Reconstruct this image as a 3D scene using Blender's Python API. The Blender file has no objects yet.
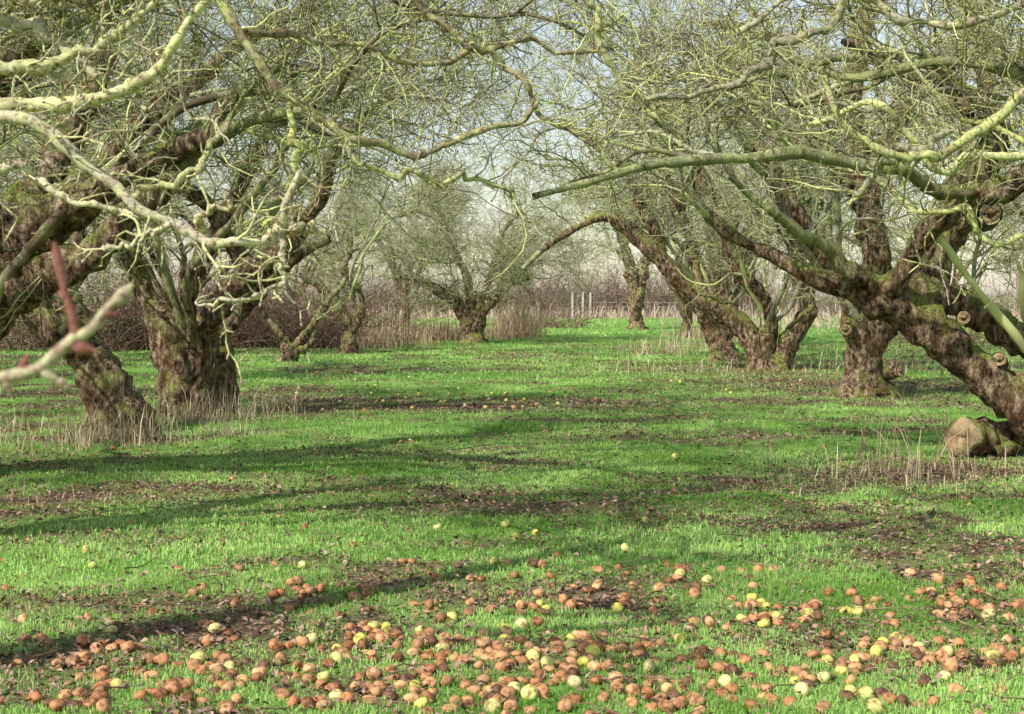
import bpy, math
import numpy as np
from mathutils import noise, Vector

rng = np.random.default_rng(11)
F = 1400.0
PITCH = math.atan(62 / F)
CAMZ = 1.6
CP, SP = math.cos(PITCH), math.sin(PITCH)

# ------------------------------------------------------------------ helpers
def at(u, v, D):
    """survey sighting (u,v) taken at true distance D -> world position"""
    a = (u - 512) / F
    b = -(v - 357) / F
    dy = CP + b * SP
    dz = -SP + b * CP
    s = D / dy
    return np.array([a * s, D, CAMZ + dz * s])

def G(u, v):
    b = -(v - 357) / F
    dy = CP + b * SP
    dz = -SP + b * CP
    D = CAMZ * dy / (-dz)
    return at(u, v, D)

_tabs = {}
def vnoise(x, y, seed=0):
    if seed not in _tabs:
        _tabs[seed] = np.random.default_rng(1000 + seed).random((256, 256))
    t = _tabs[seed]
    x = np.asarray(x, float); y = np.asarray(y, float)
    xi = np.floor(x).astype(int); yi = np.floor(y).astype(int)
    fx = x - xi; fy = y - yi
    fx = fx * fx * (3 - 2 * fx); fy = fy * fy * (3 - 2 * fy)
    a = t[xi % 256, yi % 256]; b = t[(xi + 1) % 256, yi % 256]
    c = t[xi % 256, (yi + 1) % 256]; d = t[(xi + 1) % 256, (yi + 1) % 256]
    return (a * (1 - fx) + b * fx) * (1 - fy) + (c * (1 - fx) + d * fx) * fy

def fbm(x, y, seed=0, o=4):
    s = 0; amp = 0.5; tot = 0
    for i in range(o):
        s = s + amp * vnoise(x * 2 ** i, y * 2 ** i, seed + i); tot += amp; amp *= 0.55
    return s / tot

def ground_h(x, y):
    x = np.asarray(x, float); y = np.asarray(y, float)
    fade = np.clip((120 - y) / 60, 0, 1) * np.clip((60 - np.abs(x)) / 30, 0, 1)
    return ((fbm(x / 4.0, y / 4.0, 3) - 0.5) * 0.16 + (fbm(x / 0.6, y / 0.6, 9, 3) - 0.5) * 0.05) * fade

SPOTS = []  # leaf patches; the wide mid-ground bands also paint canopy shadow as brown ground
for (u, v, rx, ry, a) in [(430, 408, 3.6, 1.3, 1.0), (560, 402, 3.0, 1.0, .85), (330, 400, 2.2, 1.2, .9),
                          (820, 385, 2.6, 3.0, .85), (900, 385, 2, 2, .85), (880, 475, 1.3, .8, 1.0), (960, 470, 1.3, .7, 1.0), (790, 485, .8, .5, .7),
                          (60, 500, 1.4, .6, 1.0), (200, 490, 1.3, .5, .9), (20, 515, 0.8, .5, .9), (110, 540, .9, .4, .6), (60, 460, 1.5, .7, .7),
                          (480, 655, .9, .4, .6), (600, 640, .6, .3, .5), (330, 645, .5, .3, .5), (70, 665, .4, .35, .9), (170, 640, .4, .2, .5),
                          (560, 510, 2.5, .5, .8), (430, 495, 2.0, .5, .8), (700, 520, 1.5, .4, .7), (780, 610, .8, .3, .5), (40, 600, .6, .4, .7),
                          (700, 370, 3, 3, .6), (930, 660, .6, .3, .5), (640, 585, .7, .3, .6), (880, 560, .8, .3, .5), (350, 455, 2, .6, .6), (620, 440, 2, .5, .6), (470, 545, .9, .25, .5)]:
    p = G(u, v); SPOTS.append((p[0], p[1], rx, ry, a))

def litter_and_shade(x, y):
    x = np.asarray(x, float); y = np.asarray(y, float)
    near = np.clip((y - 6.5) / 4, 0, 1)
    m = np.clip((fbm(x / 1.3, y / 0.8, 21, 5) - 0.49 + .02 * near) * 4.5, 0, 0.8) * (0.4 + 0.9 * vnoise(x / .18, y / .18, 44))
    for (cx, cy, rx, ry, a) in SPOTS:
        m = np.maximum(m, a * np.exp(-((x - cx) / rx) ** 2 - ((y - cy) / ry) ** 2) * (0.3 + 1.2 * fbm(x / .30, y / .30, 40, 3)))
    m = m * np.clip((75 - y) / 35, 0.15, 1)
    return np.clip(m, 0, 1)

def make_mesh(name, verts, faces_list, attrs=None, mat=None, smooth=True, midx=None):
    me = bpy.data.meshes.new(name)
    verts = np.asarray(verts, np.float32)
    me.vertices.add(len(verts)); me.vertices.foreach_set("co", verts.ravel())
    loops = np.concatenate([f.ravel() for f in faces_list]).astype(np.int32)
    tot = np.concatenate([np.full(len(f), f.shape[1]) for f in faces_list]).astype(np.int32)
    st = np.concatenate([[0], np.cumsum(tot)[:-1]]).astype(np.int32)
    me.loops.add(len(loops)); me.loops.foreach_set("vertex_index", loops)
    me.polygons.add(len(tot)); me.polygons.foreach_set("loop_start", st); me.polygons.foreach_set("loop_total", tot)
    me.polygons.foreach_set("use_smooth", np.full(len(tot), smooth))
    for m_ in (mat if isinstance(mat, (list, tuple)) else [mat]):
        if m_: me.materials.append(m_)
    if midx is not None: me.polygons.foreach_set("material_index", np.asarray(midx, np.int32))
    me.update(calc_edges=True)
    for k, a in (attrs or {}).items():
        a = np.asarray(a, np.float32)
        if a.ndim == 1:
            at_ = me.attributes.new(k, 'FLOAT', 'POINT'); at_.data.foreach_set("value", a)
        else:
            if a.shape[1] == 3: a = np.concatenate([a, np.ones((len(a), 1), np.float32)], 1)
            at_ = me.attributes.new(k, 'FLOAT_COLOR', 'POINT'); at_.data.foreach_set("color", a.ravel())
    return me

def add_obj(name, me, parent=None, loc=(0, 0, 0), rotz=0, scale=1):
    ob = bpy.data.objects.new(name, me)
    bpy.context.scene.collection.objects.link(ob)
    ob.location = loc; ob.rotation_euler = (0, 0, rotz); ob.scale = (scale,) * 3
    if parent: ob.parent = parent
    return ob

def nrm(a):
    return a / np.maximum(np.linalg.norm(a, axis=-1, keepdims=True), 1e-9)

def tube_geo(P, R, S):
    N, K, _ = P.shape
    T = nrm(np.gradient(P, axis=1))
    A = nrm(P[:, -1] - P[:, 0])
    z = np.tile(np.array([0, 0, 1.0]), (N, 1)); z[np.abs(A[:, 2]) > 0.8] = [1, 0.2, 0]
    ref = nrm(np.cross(A, z))[:, None, :]
    n = nrm(ref - T * np.sum(T * ref, -1, keepdims=True))
    b = np.cross(T, n)
    ang = np.arange(S) * 2 * np.pi / S
    V = P[:, :, None, :] + R[:, :, None, None] * (np.cos(ang)[None, None, :, None] * n[:, :, None, :] + np.sin(ang)[None, None, :, None] * b[:, :, None, :])
    base = (np.arange(N) * K * S)[:, None, None]
    k = np.arange(K - 1)[None, :, None]; s = np.arange(S)[None, None, :]
    i0 = base + k * S + s; i1 = base + k * S + (s + 1) % S
    Q = np.stack([i0, i1, i1 + S, i0 + S], -1).reshape(-1, 4)
    return V.reshape(-1, 3), Q

PALS = {
    'apple': [(.12, .085, .055), (.30, .27, .22), (.46, .50, .19), (.64, .67, .30), (.56, .54, .38)],  # darker tones mixed in to paint the shade deep inside the crowns
    'lichen': [(.26, .20, .14), (.50, .47, .38), (.60, .64, .27), (.72, .75, .36), (.62, .65, .34)],
    'pale': [(.40, .31, .22), (.62, .56, .46), (.73, .73, .39), (.79, .81, .45), (.75, .74, .47)],
    'scrub': [(.12, .07, .05), (.27, .16, .13), (.34, .24, .17), (.22, .12, .09), (.38, .29, .19)],
    'far': [(.20, .13, .10), (.32, .22, .18), (.38, .28, .19), (.26, .19, .14), (.44, .34, .26)],  # paler than the nearer scrub: distance haze put into the colour
}
class MB:
    """collects tubes; level 0 wood uses the trunk bark, finer wood the twig material"""
    def __init__(s, pal='apple'): s.v = []; s.q = []; s.age = []; s.col = []; s.mi = []; s.n = 0; s.pal = np.array(PALS[pal])
    def add(s, P, R, S, age, rough=0.0):
        if len(P) == 0: return
        V, Q = tube_geo(P, R, S)
        N, K, _ = P.shape
        if rough > 0:
            C = np.repeat(P.reshape(-1, 3), S, axis=0)
            d = np.empty(len(V))
            for i in range(len(V)):
                p = V[i]
                d[i] = noise.noise(Vector((p[0] * 3.0, p[1] * 3.0, p[2] * 2.0))) * 0.4 + noise.noise(Vector((p[0] * 9, p[1] * 9, p[2] * 4.5 + 7))) * 0.42 + (0.3 - abs(noise.noise(Vector((p[0] * 22, p[1] * 22, p[2] * 6 + 3))))) * 0.25
            V = V + (V - C) * (d * rough)[:, None]
        s.v.append(V); s.q.append(Q + s.n); s.n += len(V)
        a2 = np.asarray(age, float)
        if a2.ndim < 2: a2 = np.broadcast_to(np.broadcast_to(a2, (N,))[:, None], (N, K))
        s.age.append(np.repeat(a2.reshape(-1), S))
        twig = float(a2.min()) > .4 and a2.max() < 1.5
        s.mi.append(np.full(len(Q), 1 if twig else 0))
        c0 = rng.integers(0, len(s.pal), N); c1 = rng.integers(0, len(s.pal), (N, K))
        w = rng.random((N, K, 1)) * .8
        c = s.pal[c0][:, None] * (1 - w) + s.pal[c1] * w
        c = c * rng.uniform(.6, 1.12, (N, 1, 1))
        s.col.append(np.repeat(c.reshape(-1, 3), S, axis=0))
    def mesh(s, name, mats):
        return make_mesh(name, np.concatenate(s.v), [np.concatenate(s.q)], {"age": np.concatenate(s.age), "col": np.concatenate(s.col)}, mats, True, np.concatenate(s.mi))

def resample(pts, rad, K):
    pts = np.asarray(pts, float); rad = np.asarray(rad, float)
    X = np.concatenate([pts, rad[:, None]], 1)
    E = np.concatenate([[2 * X[0] - X[1]], X, [2 * X[-1] - X[-2]]])
    out = []
    for i in range(1, len(E) - 2):
        t = np.linspace(0, 1, 14, endpoint=False)[:, None]
        p0, p1, p2, p3 = E[i - 1], E[i], E[i + 1], E[i + 2]
        out.append(0.5 * ((2 * p1) + (-p0 + p2) * t + (2 * p0 - 5 * p1 + 4 * p2 - p3) * t ** 2 + (-p0 + 3 * p1 - 3 * p2 + p3) * t ** 3))
    out.append(X[-1:]); out = np.concatenate(out)
    L = np.concatenate([[0], np.cumsum(np.linalg.norm(np.diff(out[:, :3], axis=0), axis=1))])
    s = np.linspace(0, L[-1], K)
    res = np.stack([np.interp(s, L, out[:, c]) for c in range(4)], 1)
    return res[:, :3], np.maximum(res[:, 3], 0.002), L[-1]

def kink(P, every, amp):
    K = len(P); m = max(3, K // every)
    o = rng.normal(size=(m, 3)) * amp; o[0] = 0
    t = np.linspace(0, m - 1, K); i = np.minimum(t.astype(int), m - 2); f = (t - i)[:, None]
    return P + o[i] * (1 - f) + o[i + 1] * f

def keep_mask(P):
    """prune wood which grew into the mown avenue / right up to where a walker stands"""
    x, y, z = P[..., 0], P[..., 1], P[..., 2]
    cam = np.sqrt(x ** 2 + y ** 2 + (z - 1.6) ** 2)
    zmin = 2.0 + 0.024 * y + 0.25 * np.sin(x * 1.3 + y * .7)
    low = (np.abs(x + 0.2) < 3.6) & (z < zmin) & (y < 44)
    low2 = z < 0.9
    near = (y < 6.0) & (np.abs(x) < 2.9) & (z < 3.4)
    bad = (low | low2 | near | (cam < 4.0)).any(axis=1)
    return ~bad

def spawn(P, R, n, t0, t1, L, K, r0, tang=0.6, spread=0.7, up=0.2, gnarl=0.3, pull=0.0, out=None, prune=None, taper=0.3, lw=None):
    N, KP, _ = P.shape
    if N == 0 or n == 0: return np.zeros((0, K, 3)), np.zeros((0, K))
    if lw is None:
        lw = np.linalg.norm(P[:, -1] - P[:, 0], axis=1) + 1e-6
    idx = rng.choice(N, n, p=lw / lw.sum())
    t = rng.uniform(t0, t1, n) * (KP - 1)
    i = np.minimum(t.astype(int), KP - 2); f = (t - i)[:, None]
    p = P[idx, i] * (1 - f) + P[idx, i + 1] * f
    rp = R[idx, i] * (1 - f[:, 0]) + R[idx, i + 1] * f[:, 0]
    T = nrm(P[idx, i + 1] - P[idx, i])
    side = nrm(rng.normal(size=(n, 3)))
    side = nrm(side - T * np.sum(side * T, 1, keepdims=True))
    d = T * tang + side * spread + np.array([0, 0, up])
    if out is not None:
        o = p - out; o[:, 2] = 0; d = d + nrm(o) * 0.45
    d = nrm(d)
    Ls = rng.uniform(L[0], L[1], n); step = (Ls / (K - 1))[:, None]
    pts = [p]
    for k in range(1, K):
        p = p + d * step; pts.append(p)
        d = nrm(d + rng.normal(size=(n, 3)) * gnarl + np.array([0, 0, pull]))
    Pn = np.stack(pts, 1)
    r = np.minimum(rng.uniform(r0[0], r0[1], n), np.maximum(rp * 0.8, r0[0] * .7))
    Rn = r[:, None] * np.linspace(1, taper, K)[None, :]
    if prune is not None:
        m = prune(Pn); Pn, Rn = Pn[m], Rn[m]
    return Pn, Rn

def crown(mb, LP, LR, center, n2, n3, n4, n5, prune, rs=1.0, L2=(1.0, 2.8), pull=0.0):
    P2, R2 = spawn(LP, LR, n2, 0.3, 1.0, L2, 13, (0.013 * rs, 0.032 * rs), up=0.25, gnarl=0.26, out=center, prune=prune, pull=pull)
    if len(P2) == 0: return
    mb.add(P2, R2, 6, 0.62)
    P2b, R2b = spawn(P2, R2, int(n2 * 1.8), 0.15, 1.0, (0.7, 1.9), 11, (0.009 * rs, 0.017 * rs), up=0.1, gnarl=0.28, out=center, prune=prune, pull=pull)
    mb.add(P2b, R2b, 5, 0.75)
    def both(A, B):
        K = 9
        def rk(P):
            t = np.linspace(0, P.shape[1] - 1, K); i = np.minimum(t.astype(int), P.shape[1] - 2); f = t - i
            return P[:, i] * (1 - f)[None, :, None] + P[:, i + 1] * f[None, :, None] if P.ndim == 3 else P[:, i] * (1 - f) + P[:, i + 1] * f
        return np.concatenate([rk(A[0]), rk(B[0])]), np.concatenate([rk(A[1]), rk(B[1])])
    PB, RB = both((P2, R2), (P2b, R2b))
    P3, R3 = spawn(PB, RB, n3, 0.05, 1.0, (0.3, 1.1), 8, (0.006 * rs, 0.010 * rs), spread=0.9, up=0.15, gnarl=0.32, prune=prune)
    mb.add(P3, R3, 4, 0.88)
    P4, R4 = spawn(P3, R3, n4, 0.05, 1.0, (0.10, 0.45), 5, (0.0035 * rs, 0.0058 * rs), spread=1.0, up=0.25, gnarl=0.30, prune=prune, taper=.5)
    mb.add(P4, R4, 3, 1.0)
    if n5:
        P5, R5 = spawn(P3, R3, n5, 0.05, 1.0, (0.03, 0.10), 3, (0.004 * rs, 0.006 * rs), spread=1.2, up=0.3, gnarl=0.3, taper=1.0)
        mb.add(P5, R5, 3, 0.95)

def arch_limbs(c, n, R=(3.2, 5.0), top=(3.2, 5.2), r=0.13, az0=0, az1=2 * math.pi):
    out = []
    for i in range(n):
        az = az0 + (az1 - az0) * (i + rng.uniform(0.1, 0.9)) / n
        RR = rng.uniform(*R); tp = rng.uniform(*top)
        pts = []; w = rng.normal(size=3) * 0.2
        for t in np.linspace(0, 1, 7):
            rad = RR * t ** 0.9
            a = az + 0.35 * math.sin(t * 4 + w[0] * 8)
            z = c[2] + (tp - c[2]) * math.sin(t * math.pi * rng.uniform(0.56, 0.66)) + rng.normal() * 0.1
            pts.append([c[0] + rad * math.cos(a) + rng.normal() * .15 * t, c[1] + rad * math.sin(a) + rng.normal() * .15 * t, z])
        rr = r * rng.uniform(.6, 1.0) * np.linspace(1, 0.2, 7)
        out.append((pts, rr))
    return out

# ------------------------------------------------------------------ materials
def new_mat(name):
    m = bpy.data.materials.new(name); m.use_nodes = True
    nt = m.node_tree; nt.nodes.clear()
    o = nt.nodes.new("ShaderNodeOutputMaterial"); b = nt.nodes.new("ShaderNodeBsdfPrincipled")
    b.inputs["Roughness"].default_value = 0.85
    b.inputs["Specular IOR Level"].default_value = 0.2
    nt.links.new(b.outputs[0], o.inputs[0])
    return m, nt, b, o

def N(nt, t, **kw):
    n = nt.nodes.new(t)
    for k, v in kw.items(): setattr(n, k, v)
    return n

def noise_n(nt, scale, detail=4, vec=None, rough=0.6):
    n = nt.nodes.new("ShaderNodeTexNoise"); n.inputs["Scale"].default_value = scale; n.inputs["Detail"].default_value = detail
    n.inputs["Roughness"].default_value = rough
    if vec is not None: nt.links.new(vec, n.inputs["Vector"])
    return n

def ramp(nt, src, stops):
    r = nt.nodes.new("ShaderNodeValToRGB"); e = r.color_ramp.elements
    while len(e) > 1: e.remove(e[-1])
    e[0].position = stops[0][0]; e[0].color = (*stops[0][1], 1)
    for p, c in stops[1:]:
        x = e.new(p); x.color = (*c, 1)
    nt.links.new(src, r.inputs[0]); return r

def mixc(nt, fac, a, b, mode='MIX'):
    m = nt.nodes.new("ShaderNodeMix"); m.data_type = 'RGBA'; m.blend_type = mode
    for sock, val in ((m.inputs[0], fac), (m.inputs[6], a), (m.inputs[7], b)):
        if isinstance(val, (int, float)): sock.default_value = val
        elif isinstance(val, tuple): sock.default_value = (*val, 1)
        else: nt.links.new(val, sock)
    return m.outputs[2]

def math_n(nt, op, a, b=None, clamp=False):
    m = nt.nodes.new("ShaderNodeMath"); m.operation = op; m.use_clamp = clamp
    for i, val in enumerate((a, b)):
        if val is None: continue
        if isinstance(val, (int, float)): m.inputs[i].default_value = val
        else: nt.links.new(val, m.inputs[i])
    return m.outputs[0]

def bark_material(name):
    m, nt, b, o = new_mat(name)
    age = N(nt, "ShaderNodeAttribute", attribute_name="age"); colA = N(nt, "ShaderNodeAttribute", attribute_name="col")
    geo = N(nt, "ShaderNodeNewGeometry")
    tc = N(nt, "ShaderNodeTexCoord")
    mp = N(nt, "ShaderNodeMapping"); mp.inputs["Scale"].default_value = (1, 1, 0.5)
    nt.links.new(tc.outputs["Object"], mp.inputs[0])
    n1 = noise_n(nt, 15, 6, mp.outputs[0], 0.75)
    n2 = noise_n(nt, 3.0, 4, tc.outputs["Object"])
    n3 = noise_n(nt, 45, 3, tc.outputs["Object"])
    bark = ramp(nt, n1.outputs[0], [(0.38, (0.018, 0.010, 0.007)), (0.46, (0.095, 0.056, 0.035)), (0.54, (0.27, 0.18, 0.115)), (0.65, (0.58, 0.46, 0.33))])
    bark2 = mixc(nt, math_n(nt, 'MULTIPLY', math_n(nt, 'MULTIPLY', math_n(nt, 'SUBTRACT', n2.outputs[0], 0.5), 8, True), 0.35), bark.outputs[0], (0.17, 0.07, 0.035))
    sep = N(nt, "ShaderNodeSeparateXYZ"); nt.links.new(geo.outputs["Normal"], sep.inputs[0])
    up = math_n(nt, 'MULTIPLY', math_n(nt, 'ADD', sep.outputs[2], 0.10), 1.6, True)
    mz = math_n(nt, 'MULTIPLY', up, math_n(nt, 'MULTIPLY', math_n(nt, 'SUBTRACT', n2.outputs[0], 0.42), 7, True), True)
    mz = math_n(nt, 'MULTIPLY', mz, math_n(nt, 'MULTIPLY', math_n(nt, 'SUBTRACT', n3.outputs[0], .36), 6, True))
    moss = ramp(nt, n3.outputs[0], [(0.35, (0.06, 0.10, 0.012)), (0.65, (0.34, 0.44, 0.08))])
    trunk = mixc(nt, math_n(nt, 'MULTIPLY', mz, .85), bark2, moss.outputs[0])
    li = mixc(nt, math_n(nt, 'MULTIPLY', math_n(nt, 'SUBTRACT', n2.outputs[0], .42), 5, True), colA.outputs["Color"], (.38, .42, .20))
    li = mixc(nt, math_n(nt, 'MULTIPLY', math_n(nt, 'SUBTRACT', .51, n1.outputs[0]), 5.0, True), li, (.07, .05, .035))
    fac = math_n(nt, 'MULTIPLY', math_n(nt, 'SUBTRACT', age.outputs["Fac"], 0.15), 2.2, True)
    col = mixc(nt, fac, trunk, li)
    cut = math_n(nt, 'GREATER_THAN', age.outputs["Fac"], 1.5)
    cw = ramp(nt, n1.outputs[0], [(0.3, (0.20, 0.12, 0.065)), (0.6, (0.60, 0.43, 0.25))])
    col = mixc(nt, cut, col, cw.outputs[0])
    nt.links.new(col, b.inputs["Base Color"])
    bp = N(nt, "ShaderNodeBump"); bp.inputs["Strength"].default_value = 1.0; bp.inputs["Distance"].default_value = 0.05
    nt.links.new(n1.outputs[0], bp.inputs["Height"]); nt.links.new(bp.outputs[0], b.inputs["Normal"])
    return m

def twig_material(name, fine=False):
    m, nt, b, o = new_mat(name)
    a = N(nt, "ShaderNodeAttribute", attribute_name="col")
    if fine:
        tc = N(nt, "ShaderNodeTexCoord"); n = noise_n(nt, 55, 4, tc.outputs["Object"], .7)
        r = ramp(nt, n.outputs[0], [(.37, (.30, .23, .18)), (.47, (.84, .81, .72)), (.6, (1.08, 1.1, .95))])
        nt.links.new(mixc(nt, 1.0, a.outputs["Color"], r.outputs[0], 'MULTIPLY'), b.inputs["Base Color"])
        bp = N(nt, "ShaderNodeBump"); bp.inputs["Strength"].default_value = .7; bp.inputs["Distance"].default_value = .004
        nt.links.new(n.outputs[0], bp.inputs["Height"]); nt.links.new(bp.outputs[0], b.inputs["Normal"])
    else:
        nt.links.new(a.outputs["Color"], b.inputs["Base Color"])
    b.inputs["Specular IOR Level"].default_value = 0.1
    return m

def leaf_material(name, transl=0.35, rough=0.6):
    m, nt, b, o = new_mat(name)
    a = N(nt, "ShaderNodeAttribute", attribute_name="col")
    b.inputs["Roughness"].default_value = rough
    nt.links.new(a.outputs["Color"], b.inputs["Base Color"])
    if transl > 0:
        t = N(nt, "ShaderNodeBsdfTranslucent"); nt.links.new(a.outputs["Color"], t.inputs[0])
        mx = N(nt, "ShaderNodeMixShader"); mx.inputs[0].default_value = transl
        nt.links.new(b.outputs[0], mx.inputs[1]); nt.links.new(t.outputs[0], mx.inputs[2]); nt.links.new(mx.outputs[0], o.inputs[0])
    return m

BARK0 = bark_material("apple_bark")
TWIG = twig_material("apple_twigs"); TWIGF = twig_material("lichened_twigs", True)
WOOD = [BARK0, TWIG]; WOODN = [BARK0, TWIGF]
GRASS_M = leaf_material("grass_blades", 0.3)
DRY_M = leaf_material("dry_stalks", 0.0)
LEAF_M = leaf_material("leaf_litter", 0.0)
IVY_M = leaf_material("ivy_leaves", 0.0, rough=0.35)

# ------------------------------------------------------------------ ground
def axis(fine0, fine1, st, lo, hi):
    a = np.arange(fine0, fine1 + 1e-6, st)
    up = [fine1]; s = st
    while up[-1] < hi: s *= 1.25; up.append(up[-1] + s)
    dn = [fine0]; s = st
    while dn[-1] > lo: s *= 1.25; dn.append(dn[-1] - s)
    return np.concatenate([np.array(dn[1:])[::-1], a, np.array(up[1:])])
xs = axis(-9, 9, 0.10, -700, 700); ys = axis(3, 34, 0.12, -200, 1500)
XX, YY = np.meshgrid(xs, ys, indexing='ij')
ZZ = ground_h(XX, YY)
nx, ny = XX.shape
I = np.arange(nx * ny).reshape(nx, ny)
Q = np.stack([I[:-1, :-1], I[1:, :-1], I[1:, 1:], I[:-1, 1:]], -1).reshape(-1, 4)
gm, nt, b, o = new_mat("orchard_ground")
tc = N(nt, "ShaderNodeTexCoord"); la = N(nt, "ShaderNodeAttribute", attribute_name="litter_and_shade"); fa = N(nt, "ShaderNodeAttribute", attribute_name="far")
g1 = noise_n(nt, 2.2, 6, tc.outputs["Object"], 0.7); g2 = noise_n(nt, 30, 4, tc.outputs["Object"], 0.7)
green = ramp(nt, g1.outputs[0], [(0.3, (0.10, 0.22, 0.035)), (0.5, (0.18, 0.38, 0.07)), (0.7, (0.28, 0.50, 0.12))])
soil = ramp(nt, g2.outputs[0], [(0.35, (0.045, 0.028, 0.020)), (0.5, (0.16, 0.105, 0.075)), (0.65, (0.36, 0.25, 0.185))])
f = math_n(nt, 'ADD', la.outputs["Fac"], math_n(nt, 'ADD', math_n(nt, 'MULTIPLY', math_n(nt, 'SUBTRACT', g2.outputs[0], 0.5), 1.4), .06), True)
c = mixc(nt, f, green.outputs[0], soil.outputs[0])
g3 = noise_n(nt, 0.08, 5, tc.outputs["Object"])
farc = ramp(nt, g3.outputs[0], [(0.35, (0.42, 0.40, 0.22)), (0.5, (0.32, 0.46, 0.17)), (0.65, (0.50, 0.42, 0.26))])
c = mixc(nt, fa.outputs["Fac"], c, farc.outputs[0])
nt.links.new(c, b.inputs["Base Color"]); b.inputs["Roughness"].default_value = 1
b.inputs["Specular IOR Level"].default_value = 0.05
bp = N(nt, "ShaderNodeBump"); bp.inputs["Strength"].default_value = 0.7; bp.inputs["Distance"].default_value = 0.04
nt.links.new(g2.outputs[0], bp.inputs["Height"]); nt.links.new(bp.outputs[0], b.inputs["Normal"])
xf, yf = XX.ravel(), YY.ravel()
add_obj("ground", make_mesh("ground", np.stack([xf, yf, ZZ.ravel()], 1), [Q], {"litter_and_shade": litter_and_shade(xf, yf), "far": np.clip((yf - 88) / 20, 0, 1)}, gm))

# ------------------------------------------------------------------ grass
def blades(x, y, h, w, col, lean=0.5, two=True, base_dark=0.55):
    n = len(x); z = ground_h(x, y)
    az = rng.uniform(0, 2 * np.pi, n); la = rng.uniform(0, 2 * np.pi, n); ln = np.abs(rng.normal(0, lean, n))
    wx, wy = np.cos(az) * w / 2, np.sin(az) * w / 2
    ln = np.minimum(ln, 1.3)
    dx, dy = np.cos(la) * np.sin(ln) * h, np.sin(la) * np.sin(ln) * h
    hz = h * np.maximum(np.cos(ln), .12)
    b0 = np.stack([x - wx, y - wy, z - .01], 1); b1 = np.stack([x + wx, y + wy, z - .01], 1)
    t = np.stack([x + dx, y + dy, z + hz], 1)
    if two:
        m0 = np.stack([x - wx * .8 + dx * .35, y - wy * .8 + dy * .35, z + hz * .6], 1); m1 = np.stack([x + wx * .8 + dx * .35, y + wy * .8 + dy * .35, z + hz * .6], 1)
        V = np.stack([b0, b1, m1, m0, t], 1).reshape(-1, 3); i = np.arange(n)[:, None] * 5
        F_ = [np.concatenate([i, i + 1, i + 2, i + 3], 1), np.concatenate([i + 3, i + 2, i + 4], 1)]
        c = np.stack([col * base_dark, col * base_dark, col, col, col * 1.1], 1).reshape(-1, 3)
    else:
        V = np.stack([b0, b1, t], 1).reshape(-1, 3); i = np.arange(n)[:, None] * 3
        F_ = [np.concatenate([i, i + 1, i + 2], 1)]
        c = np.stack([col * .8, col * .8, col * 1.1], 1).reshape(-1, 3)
    return V, F_, c

allV, allQ, allT, allC = [], [], [], []; off = 0
for (y0, y1, n, hh, ww, two) in [(4.2, 8, 200000, (0.015, 0.042), (.003, .006), True), (8, 14, 180000, (0.018, 0.045), (.005, .010), True),
                                 (14, 26, 150000, (0.025, 0.06), (.009, .018), False), (26, 50, 110000, (0.035, 0.08), (.018, .04), False), (50, 100, 60000, (0.05, 0.11), (.04, .1), False)]:
    y = np.sqrt(rng.uniform(y0 ** 2, y1 ** 2, n)); x = rng.uniform(-1, 1, n) * (0.42 * y + 0.6)
    L = litter_and_shade(x, y); clump = fbm(x / .10, y / .10, 60, 3)
    k = rng.random(n) > np.clip(L * 1.15 + (0.5 - clump) * 1.8, 0, .985)
    x, y, L = x[k], y[k], L[k]; n = len(x)
    g = fbm(x / .9, y / .9, 70, 4); g = np.clip((g - .5) * 2.8 + .52 + rng.normal(0, .25, n), 0, 1)[:, None]
    col = np.array([0.18, 0.37, 0.055]) * (1 - g) + np.array([0.56, 0.80, 0.25]) * g
    dry = rng.random(n) < 0.06 + 0.2 * L
    col[dry] = np.array([0.60, 0.50, 0.30]) * rng.uniform(.6, 1.2, (dry.sum(), 1))
    h = rng.uniform(*hh, n) * (0.5 + 1.1 * fbm(x / .3, y / .3, 80, 3)) * (1 - .4 * L)
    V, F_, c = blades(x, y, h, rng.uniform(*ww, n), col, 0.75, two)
    allV.append(V); allC.append(c)
    if two: allQ.append(F_[0] + off); allT.append(F_[1] + off)
    else: allT.append(F_[0] + off)
    off += len(V)
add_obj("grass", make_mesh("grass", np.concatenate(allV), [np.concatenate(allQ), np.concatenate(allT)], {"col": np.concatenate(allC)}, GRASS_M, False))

# ------------------------------------------------------------------ fallen leaves
def leaves_geo(x, y, z, s, col, flat=0.35):
    n = len(x)
    a = rng.uniform(0, 2 * np.pi, n); tx = rng.normal(0, flat, n); ty = rng.normal(0, flat, n)
    ax = np.stack([np.cos(a), np.sin(a), tx], 1) * s[:, None]; bx = np.stack([-np.sin(a), np.cos(a), ty], 1) * s[:, None] * .6
    c = np.stack([x, y, z], 1); cu = np.array([0, 0, 1.0]) * (s * rng.uniform(.1, .5, n))[:, None]
    V = np.stack([c - ax, c - ax * .2 - bx + cu, c + ax, c - ax * .1 + bx + cu], 1).reshape(-1, 3)
    i = np.arange(n)[:, None] * 4
    F_ = np.concatenate([np.concatenate([i, i + 1, i + 2], 1), np.concatenate([i, i + 2, i + 3], 1)])
    return V, F_, np.repeat(col, 4, axis=0)
n = 160000
y = 4.2 + (45 - 4.2) * rng.random(n) ** 1.7; x = rng.uniform(-1, 1, n) * (0.42 * y + .6)
L = litter_and_shade(x, y); k = rng.random(n) < L * .9 + 0.06; x, y = x[k], y[k]; n = len(x)
pal = np.array([[.16, .095, .06], [.31, .20, .14], [.42, .29, .22], [.075, .045, .03], [.36, .19, .11]])
col = pal[rng.integers(0, 5, n)] * rng.uniform(.6, 1.3, (n, 1))
s = rng.uniform(.008, .018, n) * (1 + y / 25)
V, F_, c = leaves_geo(x, y, ground_h(x, y) + rng.uniform(.004, .03, n), s, col)
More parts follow.
